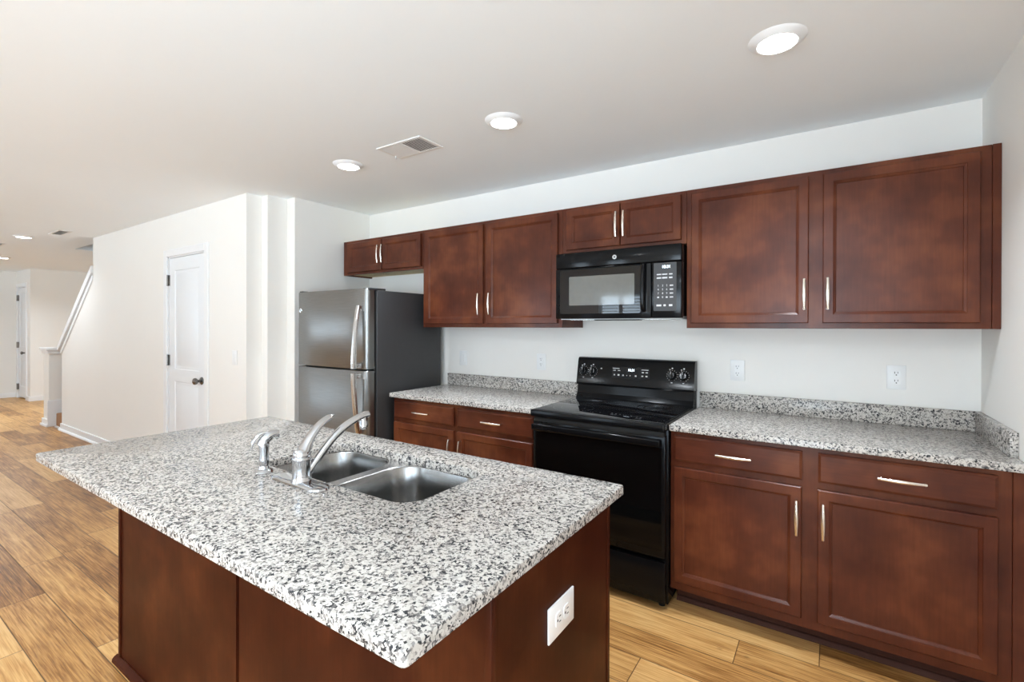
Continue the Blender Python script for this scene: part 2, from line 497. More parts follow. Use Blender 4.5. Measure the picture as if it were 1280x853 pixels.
# baseboards
def baseboard(name, segs):
    bm = bmesh.new()
    for x0, y0, x1, y1 in segs:
        bx(bm, x0, y0, 0, x1, y1, .088, bev=.003)
        nx, ny = (0, 1) if abs(y1 - y0) < abs(x1 - x0) else (1, 0)
    struct(name, bm, trim_m)
baseboard('baseboard_pantry', [(-9.10, -1.055, -5.90, -1.04), (-4.975, -1.055, -4.39, -1.04), (-9.115, -1.055, -9.10, -.92)])
bm = bmesh.new()
prism(bm, [(-1.055, 0), (-1.075, 0), (-1.073, .010), (-1.065, .020), (-1.055, .023)], -9.13, -5.90, 'yz')
prism(bm, [(-1.055, 0), (-1.075, 0), (-1.073, .010), (-1.065, .020), (-1.055, .023)], -4.975, -4.39, 'yz')
struct('trim_1', bm, trim_m)
baseboard('baseboard_left', [(-13.75, YR, -13.73, -.64)])
baseboard('baseboard_far', [(-13.735, -.648, FX0 - .07, -.63), (FX1 + .07, -.648, -12.77, -.63)])
baseboard('baseboard_nook', [(-12.77, -.645, -12.75, 1.2)])

# ---------------------------------------------------------------- doors
def panel_leaf(x0, x1, z0, z1, y, split, fr=.105):
    """two-panel moulded door leaf facing -Y at y"""
    bm = bmesh.new()
    bx(bm, x0, y + .006, z0, x1, y + .035, z1)
    zs = [z0, z0 + .20, split - .055, split + .055, z1 - fr, z1]
    for (a, b) in ((zs[0], zs[1]), (zs[2], zs[3]), (zs[4], zs[5])): bx(bm, x0, y, a, x1, y + .01, b)
    bx(bm, x0, y, zs[1], x0 + fr, y + .01, zs[2]); bx(bm, x1 - fr, y, zs[1], x1, y + .01, zs[2])
    bx(bm, x0, y, zs[3], x0 + fr, y + .01, zs[4]); bx(bm, x1 - fr, y, zs[3], x1, y + .01, zs[4])
    for a, b in ((zs[1], zs[2]), (zs[3], zs[4])):
        xa, xb = x0 + fr, x1 - fr
        def ring(i, yy): return [Vector(p) for p in ((xa + i, yy, a + i), (xb - i, yy, a + i), (xb - i, yy, b - i), (xa + i, yy, b - i))]
        loops(bm, [ring(0, y), ring(.012, y + .010), ring(.020, y + .010), ring(.045, y + .002)], cap0=False)
    return bm

def casing(bm, x0, x1, z1, y, w=.062):
    bx(bm, x0 - w, y - .018, 0, x0 + .004, y, z1 + w, bev=.004); bx(bm, x1 - .004, y - .018, 0, x1 + w, y, z1 + w, bev=.004)
    bx(bm, x0 + .004, y - .018, z1 - .004, x1 - .004, y, z1 + w, bev=.004)

bm = bmesh.new()
casing(bm, DX0, DX1, DZ, -1.04)
bx(bm, DX0, -1.04, 0, DX0 + .015, -.93, DZ); bx(bm, DX1 - .015, -1.04, 0, DX1, -.93, DZ); bx(bm, DX0, -1.04, DZ - .015, DX1, -.93, DZ)
d1 = struct('door_1', bm, trim_m)
struct('door_leaf', panel_leaf(DX0 + .018, DX1 - .018, .012, DZ - .019, -1.036, .93, .115), door_m, d1, smooth=20)
for z in (1.82, 1.066, .25):
    bm = bmesh.new(); bx(bm, DX0 + .004, -1.045, z - .05, DX0 + .034, -1.035, z + .05)
    tube(bm, [(DX0 + .016, -1.05, z - .052), (DX0 + .016, -1.05, z + .052)], .008, 10)
    obj('hinge', bm, bronze_m, d1)
bm = bmesh.new(); lathe(bm, [(0, 0), (.033, 0), (.033, .006), (.026, .012), (.012, .014), (.011, .03), (.014, .036), (.026, .044), (.030, .055), (.027, .066), (.016, .073), (0, .075)], (-5.137, -1.036, .909), 'y', 24)
obj('door_knob', bm, bronze_m, d1)

bm = bmesh.new()
casing(bm, FX0, FX1, 2.13, -.63, .06)
bx(bm, FX0, -.63, 0, FX0 + .015, -.52, 2.13); bx(bm, FX1 - .015, -.63, 0, FX1, -.52, 2.13); bx(bm, FX0, -.63, 2.115, FX1, -.52, 2.13)
d2 = struct('door_2', bm, trim_m)
struct('door_leaf', panel_leaf(FX0 + .018, FX1 - .018, .03, 2.11, -.626, .93, .10), door_m, d2, smooth=20)
for z in (1.92, 1.02, .22):
    bm = bmesh.new(); bx(bm, FX0 - .01, -.655, z - .055, FX0 + .05, -.625, z + .055)
    obj('hinge', bm, bronze_m, d2)
bm = bmesh.new(); lathe(bm, [(0, 0), (.033, 0), (.033, .006), (.012, .014), (.011, .03), (.026, .044), (.030, .055), (.027, .066), (0, .075)], (FX1 - .075, -.626, .88), 'y', 16)
obj('door_knob', bm, bronze_m, d2)

# ---------------------------------------------------------------- stairs at the far end
st = thing('staircase', 'carpeted brown stairs rising behind the white sloped guard wall', 'stairs', (-9.2, -1.0, 0))
for k in range(6):
    x0 = -9.40 + .27 * k
    y0 = -1.03 if k == 0 else -.915
    obj('step', box(x0, y0, 0, x0 + (.30 if k else .295), .09, .19 * (k + 1), bev=.012), carpet_m, st)
obj('shoe_trim', box(-9.40, -1.045, 0, -9.105, -1.03, .022), trim_m, st)
# sloped cap on the guard wall
bm = bmesh.new()
prism(bm, [(-9.24, 1.10), (-9.20, 1.055), (-7.892, 2.02), (-7.892, 2.105), (-7.90, 2.10)], -1.062, -.898)
prism(bm, [(-9.12, 1.05), (-9.10, 1.01), (-7.892, 1.93), (-7.892, 1.99)], -1.052, -1.04)
g = struct('trim_2', bm, trim_m)
# half wall at the foot of the stairs
struct('wall_half', box(-9.75, -1.08, 0, -9.50, .10, 1.03), wall_m)
bm = bmesh.new()
bx(bm, -9.80, -1.12, 1.05, -9.45, .10, 1.085, bev=.006); bx(bm, -9.775, -1.10, 1.005, -9.475, .10, 1.05, bev=.004)
struct('trim_3', bm, trim_m)
bm = bmesh.new()
bx(bm, -9.765, -1.10, 0, -9.49, -1.08, .10, bev=.004); bx(bm, -9.50, -1.10, 0, -9.48, .10, .36, bev=.004); bx(bm, -9.78, -1.115, 0, -9.47, -1.10, .03, bev=.003)
struct('trim_4', bm, trim_m)

# ---------------------------------------------------------------- cabinets
def pull(parent, x, y, z, vertical, L=.140):
    """bowed bar pull on a face that looks towards -Y at y"""
    bm = bmesh.new()
    h = L / 2
    ax = Vector((0, 0, 1)) if vertical else Vector((1, 0, 0))
    c = Vector((x, y, z)); o = Vector((0, -1, 0))
    p = [c + ax * (-h), c + ax * (-h) + o * .022, c + ax * (-h * .80) + o * .027, c + ax * (-h * .4) + o * .030, c + o * .031,
         c + ax * (h * .4) + o * .030, c + ax * (h * .80) + o * .027, c + ax * h + o * .022, c + ax * h]
    tube(bm, [c + ax * (-h), c + ax * (-h) + o * .026], [.0065, .005], 10)
    tube(bm, [c + ax * h, c + ax * h + o * .026], [.0065, .005], 10)
    q = catmull([p[1] - ax * .004 + o * .002, p[2], p[3], p[4], p[5], p[6], p[7] + ax * .004 + o * .002], 4)
    tube(bm, q, [.0046, .0052, .0066, .0072, .0066, .0052, .0046], 10, flat=.75, flat_dir=(0, -1, 0))
    return obj('handle', bm, nickel_m, parent)

def shaker(x0, x1, z0, z1, y, t=.020, fr=.040, slab=False):
    bm = bmesh.new()
    def ring(i, yy): return [Vector(p) for p in ((x0 + i, yy, z0 + i), (x1 - i, yy, z0 + i), (x1 - i, yy, z1 - i), (x0 + i, yy, z1 - i))]
    if slab: R = [ring(0, y + t), ring(0, y + .006), ring(.004, y + .0035), ring(.010, y)]
    else: R = [ring(0, y + t), ring(0, y + .004), ring(.0035, y), ring(fr, y), ring(fr + .0015, y + .003), ring(fr + .0105, y + .0078), ring(fr + .0125, y + .0118)]
    loops(bm, R)
    return bm

def cabinet(name, label, x0, x1, z0, z1, yb, yf, group, doors, drawers=(), kick=False, end_strip=None, raw_bottom=False, raised_ends=True):
    r = thing(name, label, 'cabinet', ((x0 + x1) / 2, (yb + yf) / 2, z0 if not kick else 0), group)
    ff = .019
    bm = bmesh.new()
    bx(bm, x0 + .001, yf + ff, z0 + (.012 if not kick else 0), x1 - .001, yb, z1)
    obj('carcass', bm, raw_m if raw_bottom else cab_m, r)
    # face frame as one board with openings behind the doors
    bm = bmesh.new()
    bx(bm, x0, yf, z0, x1, yf + ff, z1, bev=.0012, seg=1)
    obj('face_frame', bm, cab_m, r)
    if raw_bottom or True:
        for xa, xb in ((x0, x0 + .014), (x1 - .014, x1)): obj('side_panel', box(xa, yf + ff, z0, xb, yb, z1), cab_m, r)
    for (a, b, c_, d, hx, hz) in doors:
        do = obj('door', shaker(a, b, c_, d, yf - .020), cab_m, r, smooth=12)
        pull(do, hx, yf - .020, hz, True)
    for (a, b, c_, d) in drawers:
        dr = obj('drawer', shaker(a, b, c_, d, yf - .020, slab=True), cabh_m, r, smooth=12)
        pull(dr, (a + b) / 2, yf - .020, (c_ + d) / 2 - .002, False)
    if kick:
        obj('toe_kick', box(x0 + .002, yf + .115, 0, x1 - .002, yf + .127, z0), kick_m, r)
        bm = bmesh.new()
        prism(bm, [(yf + .115, 0), (yf + .095, 0), (yf + .097, .010), (yf + .105, .020), (yf + .115, .022)], x0 + .004, x1 - .004, 'yz')
        obj('shoe_moulding', bm, kick_m, r)
    if end_strip:
        a, b = end_strip
        bm = bmesh.new(); bx(bm, a, yf - .004, z0, b, yf + .30 if not kick else yf + .3, z1, bev=.001, seg=1)
        obj('filler_strip', bm, cab_m, r)
    return r

UF, UB = -.305, -.001
Z0, Z1 = 1.383, 2.134
GU, GB = 'wall cabinets along the back wall', 'base cabinets along the back wall'
cabinet('wall_cabinet', 'short cherry wall cabinet with two small doors above the fridge', -4.166, -3.197, 1.837, Z1, UB, UF, GU,
        [(-4.095, -3.662, 1.857, 2.110, -3.680, 1.988), (-3.648, -3.213, 1.857, 2.110, -3.630, 1.988)], raw_bottom=True)
cabinet('wall_cabinet', 'tall two-door cherry wall cabinet between fridge and microwave', -3.195, -1.985, Z0, Z1, UB, UF, GU,
        [(-3.165, -2.606, 1.410, 2.112, -2.632, 1.548), (-2.572, -2.012, 1.410, 2.112, -2.538, 1.548)])
cabinet('wall_cabinet', 'short cherry wall cabinet with two small doors above the microwave', -1.984, -1.223, 1.846, Z1, UB, UF, GU,
        [(-1.950, -1.600, 1.868, 2.115, -1.616, 1.990), (-1.594, -1.250, 1.868, 2.115, -1.570, 1.990)])
cabinet('wall_cabinet', 'wide two-door cherry wall cabinet in the right corner above the counter', -1.222, -.024, Z0, Z1, UB, UF, GU,
        [(-1.196, -.657, 1.409, 2.110, -.674, 1.546), (-.600, -.060, 1.409, 2.110, -.580, 1.546)], end_strip=(-.0235, XR - .001))
BF, BBK = -.610, -.001
cabinet('base_cabinet', 'cherry base cabinet between the fridge and the black range', -3.186, -1.990, .104, .883, BBK, BF, GB,
        [(-3.169, -2.612, .148, .708, -2.634, .580), (-2.580, -2.010, .148, .708, -2.545, .580)],
        [(-3.169, -2.612, .737, .859), (-2.580, -2.010, .737, .859)], kick=True)
cabinet('base_cabinet', 'cherry base cabinet right of the black range, in the corner', -1.221, -.030, .104, .883, BBK, BF, GB,
        [(-1.203, -.669, .148, .708, -.687, .580), (-.612, -.068, .148, .708, -.592, .582)],
        [(-1.203, -.667, .738, .860), (-.610, -.068, .738, .860)], kick=True, end_strip=(-.0295, XR - .001))

# ---------------------------------------------------------------- countertops
def slab(x0, y0, x1, y1, z0, z1, r, e=.004, hole=None):
    bm = bmesh.new()
    def R(i, z, q=None):
        return [Vector((a, b, z)) for a, b in rrect(x0 + i, y0 + i, x1 - i, y1 - i, max(r - i, .001))]
    outer = [R(e * .6, z0), R(0, z0 + e * .6), R(0, z1 - e), R(e * .3, z1 - e * .3), R(e, z1)]
    if not hole:
        loops(bm, outer)
        return bm
    v = loops(bm, outer, cap0=False, cap1=False)
    hx0, hy0, hx1, hy1, hr = hole
    def H(i, z): return [Vector((a, b, z)) for a, b in rrect(hx0 - i, hy0 - i, hx1 + i, hy1 + i, hr + i)]
    h = loops(bm, [H(0, z0), H(0, z1 - e), H(e * .3, z1 - e * .3), H(e, z1)], cap0=False, cap1=False)
    bm.edges.index_update()
    def ringedges(ring): return [bm.edges.get((ring[i], ring[(i + 1) % len(ring)])) for i in range(len(ring))]
    for a, b in ((v[-1], h[-1]), (v[0], h[0])):
        bmesh.ops.triangle_fill(bm, use_beauty=True, edges=ringedges(a) + ringedges(b))
    return bm

ctl = obj('countertop', slab(-3.197, -.648, -1.986, -.001, .884, .914, .006), gran_m)
ctl['label'] = 'speckled granite counter between the fridge and the range'; ctl['category'] = 'countertop'; ctl['group'] = 'granite counters along the back wall'
obj('backsplash', box(-3.197, -.0215, .914, -1.994, -.001, 1.006, bev=.002), gran_m, ctl)
ctr = obj('countertop', slab(-1.221, -.648, XR - .001, -.001, .884, .914, .004), gran_m)
ctr['label'] = 'speckled granite counter to the right of the range, in the corner'; ctr['category'] = 'countertop'; ctr['group'] = 'granite counters along the back wall'
obj('backsplash', box(-1.216, -.0215, .914, XR - .001, -.001, 1.006, bev=.002), gran_m, ctr)
obj('side_splash', box(-.021, -.535, .914, XR - .001, -.022, 1.006, bev=.002), gran_m, ctr)

# ---------------------------------------------------------------- fridge
fr = thing('refrigerator', 'stainless top-freezer refrigerator with charcoal sides beside the tall cabinet', 'refrigerator', (-3.66, -.40, 0))
FXL, FXR = -4.075, -3.235
bm = bmesh.new(); bx(bm, FXL + .004, -.722, .02, FXR, -.06, 1.645, bev=.006)
obj('cabinet_body', bm, char_m, fr)
obj('door_gasket', box(FXL + .014, -.742, .10, FXR - .012, -.722, 1.632), gap_m, fr)
def fdoor(z0, z1):
    """door with a softly rounded front right and left edge"""
    bm = bmesh.new()
    prof = [(FXL, -.742), (FXL, -.786), (FXL + .006, -.797), (FXL + .022, -.804), (FXL + .2, -.812), ((FXL + FXR) / 2, -.815), (FXR - .2, -.812),
            (FXR - .040, -.805), (FXR - .026, -.799), (FXR - .016, -.789), (FXR - .012, -.776), (FXR - .010, -.742)]
    n = len(prof)
    def ring(z, i): 
        cx, cy = (FXL + FXR) / 2, -.775
        return [Vector((x + (cx - x) * i / .42, y + (cy - y) * i / .06, z)) for x, y in prof]
    loops(bm, [ring(z0, .003), ring(z0 + .003, 0), ring(z1 - .003, 0), ring(z1, .003)])
    return bm
def fhandle(parent, z0, z1, flip):
    """tapered bar handle, bowed outwards, post at the outer end"""
    bm = bmesh.new()
    x = FXR - .062
    zs = [z0 + (z1 - z0) * t for t in (0, .12, .3, .5, .7, .88, 1)]
    yo = [-.838, -.848, -.858, -.866, -.872, -.875, -.874]
    if flip: yo = yo[::-1]
    q = catmull([(x, yo[i], zs[i]) for i in range(7)], 4)
    rings = []
    for i, p in enumerate(q):
        t = i / (len(q) - 1)
        w = .0155 + .006 * (t if flip else 1 - t) * 0 
        th = .010 + .009 * ((1 - t) if flip else t)
        rings.append([p + Vector((a * w, b * th, 0)) for a, b in ((-1, .6), (-1, -.3), (-.6, -1), (.6, -1), (1, -.3), (1, .6), (.7, 1), (-.7, 1))])
    loops(bm, rings)
    for z in (z0 + .02, z1 - .02):
        yy = [p.y for p in q if abs(p.z - z) < .03][0]
        bx(bm, x - .012, yy + .002, z - .018, x + .014, -.800, z + .018, bev=.004)
    return obj('handle', bm, steel_l, parent)
fz = obj('freezer_door', fdoor(1.088, 1.654), steel_m, fr)
fhandle(fz, 1.096, 1.535, True)
ff_ = obj('fridge_door', fdoor(.10, 1.075), steel_m, fr)
fhandle(ff_, .640, 1.066, False)
# round emblem and hinge cap
bm = bmesh.new(); lathe(bm, [(0, 0), (.017, 0), (.017, .002), (.0145, .003), (.0145, .002), (0, .002)], (FXL + .045, -.8045, 1.512), 'y', 24)
em = obj('round_emblem', bm, steel_l, fz)
bm = bmesh.new(); tube(bm, catmull([(FXL + .036, -.8075, 1.518), (FXL + .045, -.8075, 1.522), (FXL + .043, -.8075, 1.510), (FXL + .050, -.8075, 1.503), (FXL + .055, -.8075, 1.512)], 4), .0012, 6)
obj('emblem_scroll', bm, slot_m, em)
bm = bmesh.new(); bx(bm, FXR - .075, -.79, 1.645, FXR - .006, -.64, 1.660, bev=.004)
obj('hinge_cover', bm, char_m, fr)
obj('hinge_cover', box(FXL + .012, -.795, 1.654, FXL + .055, -.745, 1.664, bev=.004), char_m, fr)
obj('base_grille', box(FXL + .01, -.745, .02, FXR - .01, -.722, .09), gap_m, fr)
for z in (1.099, 1.068):
    bm = bmesh.new(); lathe(bm, [(0, 0), (.005, 0), (.005, .004), (0, .004)], (FXR - .006, -.742, z), 'y', 10)
    obj('hinge_pin', bm, chrome_m, fr)

# ---------------------------------------------------------------- range
RX0, RX1 = -1.982, -1.226
rg = thing('kitchen_range', 'black smooth-top electric range between the two counters', 'range', (-1.604, -.33, 0))
obj('range_body', box(RX0, -.635, .028, RX1, -.03, .885, bev=.002), black_m, rg)
for x in (RX0 + .04, RX1 - .04):
    for y in (-.60, -.10):
        bm = bmesh.new(); lathe(bm, [(0, 0), (.016, 0), (.016, .012), (.008, .014), (.008, .046), (0, .046)], (x, y, 0), 'z', 14)
        obj('levelling_foot', bm, gap_m, rg)
ct = obj('cooktop', slab(RX0, -.700, RX1, -.115, .885, .921, .010, e=.005), black_m, rg)
obj('glass_surface', slab(RX0 + .012, -.675, RX1 - .012, -.128, .9205, .9222, .010, e=.001), glass_m, ct)
for cx, cy, r in ((-1.80, -.515, .115), (-1.80, -.245, .078), (-1.415, -.245, .098), (-1.415, -.515, .078)):
    bm = bmesh.new()
    for rr in (r, r * .62):
        lathe(bm, [(rr - .0014, .9222), (rr + .0014, .9222), (rr + .0014, .9225), (rr - .0014, .9225), (rr - .0014, .9222)], (cx, cy, 0), 'z', 48, caps=False)
    obj('burner_ring', bm, ring_m, ct, fixn=True)
obj('vent_trim', box(RX0 + .01, -.672, .848, RX1 - .01, -.635, .878, bev=.003), gap_m, rg)
# oven door with window and bar handle
bm = bmesh.new(); bx(bm, RX0 + .006, -.672, .262, RX1 - .006, -.636, .858, bev=.005)
od = obj('oven_door', bm, black_m, rg)
obj('oven_window', box(RX0 + .022, -.6745, .300, RX1 - .022, -.671, .80, bev=.001, seg=1), oven_win, od)
bm = bmesh.new()
bx(bm, RX0 + .020, -.722, .812, RX1 - .018, -.702, .848, bev=.007, seg=3)
for x in (RX0 + .06, RX1 - .06): bx(bm, x - .02, -.705, .818, x + .02, -.670, .842, bev=.003)
obj('handle', bm, black_m, od)
bm = bmesh.new()
bx(bm, RX0 + .006, -.668, .040, RX1 - .006, -.636, .242, bev=.006)
obj('storage_drawer', bm, black_m, rg)
# backguard: leaning upper console over a lower riser
bm = bmesh.new()
prism(bm, [(-.03, .885), (-.118, .885), (-.118, .930), (-.100, .955), (-.092, 1.010), (-.03, 1.010)], RX0 + .004, RX1 - .004, 'yz')
obj('backguard_riser', bm, black_m, rg, smooth=20)
bm = bmesh.new()
prism(bm, [(-.028, 1.008), (-.108, 1.008), (-.112, 1.020), (-.080, 1.172), (-.074, 1.182), (-.062, 1.187), (-.028, 1.187)], RX0 + .002, RX1 - .002, 'yz')
bg = obj('control_console', bm, black_m, rg, smooth=20)
SL = math.atan2(.032, .152)
def yc(z): return -.112 + (z - 1.020) * .032 / .152
ROT = Matrix.Rotation(-SL, 4, 'X')
def tilt_bm(bm, x, z):
    """lay a flat mesh built around the origin (facing -Y) onto the leaning console"""
    bmesh.ops.transform(bm, matrix=Matrix.Translation((x, yc(z), z)) @ ROT, verts=bm.verts[:])
bm = bmesh.new(); bx(bm, -.122, -.0012, -.036, .122, .002, .036, bev=.0008, seg=1); tilt_bm(bm, -1.614, 1.100)
dpn = obj('display_panel', bm, panel_m, bg)
bm = bmesh.new(); text(bm, '10:31', .005, .016, -.0016, .021); tilt_bm(bm, -1.614, 1.100)
obj('clock_digits', bm, disp_m, dpn, smooth=0)
bm = bmesh.new()
for x, z, w, h in ((-.095, .024, .044, .004), (-.105, .011, .016, .004), (-.075, .011, .016, .004), (.092, .022, .044, .004), (.080, .006, .014, .006), (.104, .006, .014, .006),
                   (-.104, -.017, .010, .008), (-.076, -.017, .012, .010), (-.046, -.018, .010, .008), (-.022, -.018, .005, .005), (.0, -.018, .005, .005), (.036, -.018, .010, .009), (.078, -.017, .012, .008), (.104, -.017, .012, .008)):
    bx(bm, x - w / 2, -.0016, z - h / 2, x + w / 2, -.0010, z + h / 2)
tilt_bm(bm, -1.614, 1.100)
obj('touch_key_marks', bm, mark_m, dpn, smooth=0)
for kx in (-1.932, -1.868, -1.357, -1.289):
    kz = 1.098
    bm = bmesh.new()
    lathe(bm, [(0, 0), (.026, 0), (.026, .004), (.022, .006), (.021, .018), (.019, .021), (0, .021)], (0, 0, 0), 'y', 28)
    bx(bm, -.0055, -.033, -.022, .0055, -.014, .022, bev=.002)
    tilt_bm(bm, kx, kz)
    kn = obj('knob', bm, black_m, bg)
    bm = bmesh.new()
    for a in range(-60, 241, 25):
        ca, sa = math.cos(math.radians(a)), math.sin(math.radians(a))
        bx(bm, .031 * ca - .0013, -.0008, .031 * sa - .0013, .031 * ca + .0013, 0, .031 * sa + .0013)
    bx(bm, -.004, -.0008, .040, .004, 0, .047); bx(bm, -.005, -.0008, -.045, .005, 0, -.041); bx(bm, -.018, -.0008, .034, -.010, 0, .038)
    bx(bm, -.0012, -.0338, .004, .0012, -.0325, .020)
    tilt_bm(bm, kx, kz)
    obj('dial_marks', bm, mark_m, kn, smooth=0)
bm = bmesh.new(); bx(bm, -.005, -.0008, -.003, .005, 0, .004); tilt_bm(bm, -1.81, 1.118)
obj('indicator_lamp', bm, mark_m, bg, smooth=0)

# ---------------------------------------------------------------- microwave
MX0, MX1, MY = -1.981, -1.226, -.400
MZ0, MZ1 = 1.437, 1.838
mw = thing('microwave_oven', 'black over-the-range microwave hung under the short wall cabinet', 'microwave', (-1.604, -.2, MZ0))
obj('housing', box(MX0 + .006, -.355, MZ0 + .012, MX1 - .006, -.004, MZ1, bev=.003), black_m, mw)
bm = bmesh.new(); bx(bm, MX0 + .012, -.350, MZ0 - .004, MX1 - .010, -.01, MZ0 + .012)
un = obj('underside', bm, under_m, mw)
for x in (-1.83, -1.40): obj('grease_filter', box(x - .10, -.30, MZ0 - .007, x + .10, -.12, MZ0 - .003, bev=.001, seg=1), steel_l, un)
bm = bmesh.new(); bx(bm, -1.75, -.345, MZ0 - .010, -1.47, -.300, MZ0 - .002, bev=.003)
obj('lamp_cover', bm, gap_m, un)
# top grille strip
bm = bmesh.new(); bx(bm, MX0, MY, 1.743, MX1, -.352, MZ1 - .002, bev=.006, seg=3)
tg = obj('top_strip', bm, black_m, mw)
bm = bmesh.new(); lathe(bm, [(0, 0), (.0125, 0), (.0125, .0012), (.0105, .0012), (.0100, .0006), (0, .0006)], (-1.600, MY, 1.790), 'y', 24)
emb = obj('round_emblem', bm, mark_m, tg)
bm = bmesh.new(); lathe(bm, [(0, 0), (.0046, 0), (.0046, .0012), (0, .0012)], (-1.600, MY - .0006, 1.790), 'y', 14)
obj('emblem_centre', bm, slot_m, emb)
# door with window and handle
bm = bmesh.new(); bx(bm, MX0, MY, MZ0, -1.388, -.355, 1.741, bev=.005)
md = obj('microwave_door', bm, black_m, mw)
bm = bmesh.new(); prism(bm, rrect(MX0 + .030, MZ0 + .030, -1.445, 1.732, .012), MY - .0012, MY + .001)
obj('door_glass', bm, glass_m, md)
bm = bmesh.new(); prism(bm, rrect(-1.888, 1.517, -1.482, 1.690, .006), MY - .0020, MY - .0008)
obj('window_screen', bm, mwin_m, md)
bm = bmesh.new()
hp = catmull([(-1.426, MY - .004, 1.478), (-1.426, MY - .030, 1.495), (-1.426, MY - .038, 1.56), (-1.426, MY - .040, 1.61), (-1.426, MY - .038, 1.66), (-1.426, MY - .030, 1.722), (-1.426, MY - .004, 1.738)], 5)
tube(bm, hp, .0125, 12, flat=.7, flat_dir=(0, -1, 0))
obj('handle', bm, black_m, md)
obj('pocket', box(-1.412, MY - .0012, 1.470, -1.392, MY + .001, 1.738), gap_m, md)
# control panel
bm = bmesh.new(); bx(bm, -1.386, MY, MZ0, MX1, -.355, 1.741, bev=.005)
cp = obj('control_panel', bm, black_m, mw)
bm = bmesh.new(); prism(bm, rrect(-1.374, 1.476, -1.252, 1.737, .006), MY - .0012, MY + .001)
pad = obj('keypad', bm, char_m, cp)
bm = bmesh.new(); text(bm, '10:31', -1.306, 1.714, MY - .0016, .022)
obj('clock_digits', bm, disp_m, pad, smooth=0)
bm = bmesh.new()
kx = (-1.349, -1.325, -1.303, -1.278)
for r_, zz in enumerate((1.613, 1.592, 1.571, 1.550)):
    row = (('1', '2', '3'), ('4', '5', '6'), ('7', '8', '9'), ('', '0', ''))[r_]
    for c_ in range(3):
        if row[c_]: text(bm, row[c_], kx[c_], zz, MY - .0016, .015)
        else: bx(bm, kx[c_] - .005, MY - .0018, zz - .004, kx[c_] + .005, MY - .0012, zz + .004)
    bx(bm, kx[3] - .009, MY - .0018, zz - .003, kx[3] + .009, MY - .0012, zz + .003)
for zz, hs in ((1.674, .003), (1.655, .004)):
    for x, w in ((-1.345, .012), (-1.314, .014), (-1.282, .009)): bx(bm, x - w, MY - .0018, zz - hs, x + w, MY - .0012, zz + hs)
for x, w in ((-1.345, .013), (-1.314, .006), (-1.282, .009)): bx(bm, x - w, MY - .0018, 1.501, x + w, MY - .0012, 1.511)
obj('key_marks', bm, mark_m, pad, smooth=0)

# ---------------------------------------------------------------- island
IX0, IX1, IY0, IY1 = -3.028, -1.082, -2.511, -1.620     # granite slab
CX0, CX1, CY0, CY1 = -3.010, -1.107, -2.262, -1.682     # cabinet
HOLE = (-2.222, -2.105, -1.497, -1.755, .068)
isl = thing('kitchen_island', 'dark cherry island cabinet with plain panels under the granite slab', 'kitchen island', ((CX0 + CX1) / 2, (CY0 + CY1) / 2, 0))
bm = bmesh.new()                                      # open box: the sink hangs inside
bx(bm, CX0 + .012, CY0 + .012, .10, CX1 - .012, CY0 + .025, .883); bx(bm, CX0 + .012, CY1 - .019, .10, CX1 - .012, CY1, .883)
bx(bm, CX0 + .012, CY0 + .025, .10, CX0 + .03, CY1 - .019, .883); bx(bm, CX1 - .03, CY0 + .025, .10, CX1 - .012, CY1 - .019, .883)
bx(bm, CX0 + .012, CY0 + .012, .09, CX1 - .012, CY1 - .06, .10)
obj('carcass', bm, cab_m, isl)
SEAM = -2.057
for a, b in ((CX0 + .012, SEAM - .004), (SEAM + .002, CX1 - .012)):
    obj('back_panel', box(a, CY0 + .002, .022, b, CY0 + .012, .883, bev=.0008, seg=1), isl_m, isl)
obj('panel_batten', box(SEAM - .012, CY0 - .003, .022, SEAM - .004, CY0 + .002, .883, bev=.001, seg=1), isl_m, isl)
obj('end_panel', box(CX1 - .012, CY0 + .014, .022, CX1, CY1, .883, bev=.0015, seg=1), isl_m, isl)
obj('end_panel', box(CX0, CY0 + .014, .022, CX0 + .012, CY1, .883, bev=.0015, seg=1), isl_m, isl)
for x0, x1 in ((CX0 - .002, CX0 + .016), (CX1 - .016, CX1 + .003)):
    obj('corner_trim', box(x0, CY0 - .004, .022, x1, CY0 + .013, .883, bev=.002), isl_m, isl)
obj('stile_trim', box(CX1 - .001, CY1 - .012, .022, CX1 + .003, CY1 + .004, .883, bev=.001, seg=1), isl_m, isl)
bm = bmesh.new()
sp_ = [(0, 0), (.020, 0), (.018, .012), (.010, .020), (0, .024)]
prism(bm, [(CY0 - d, z) for d, z in sp_], CX0 - .022, CX1 + .022, 'yz')
prism(bm, [(CX0 + .002 - d, z) for d, z in sp_], CY0, CY1, 'xz')
prism(bm, [(CX1 - .002 + d, z) for d, z in sp_], CY0, CY1, 'xz')
obj('shoe_moulding', bm, isl_m, isl)
ict = obj('island_countertop', slab(IX0, IY0, IX1, IY1, .884, .914, .012, e=.005, hole=HOLE), gran_m)
ict['label'] = 'large speckled granite slab with a sink cutout on the island'; ict['category'] = 'countertop'

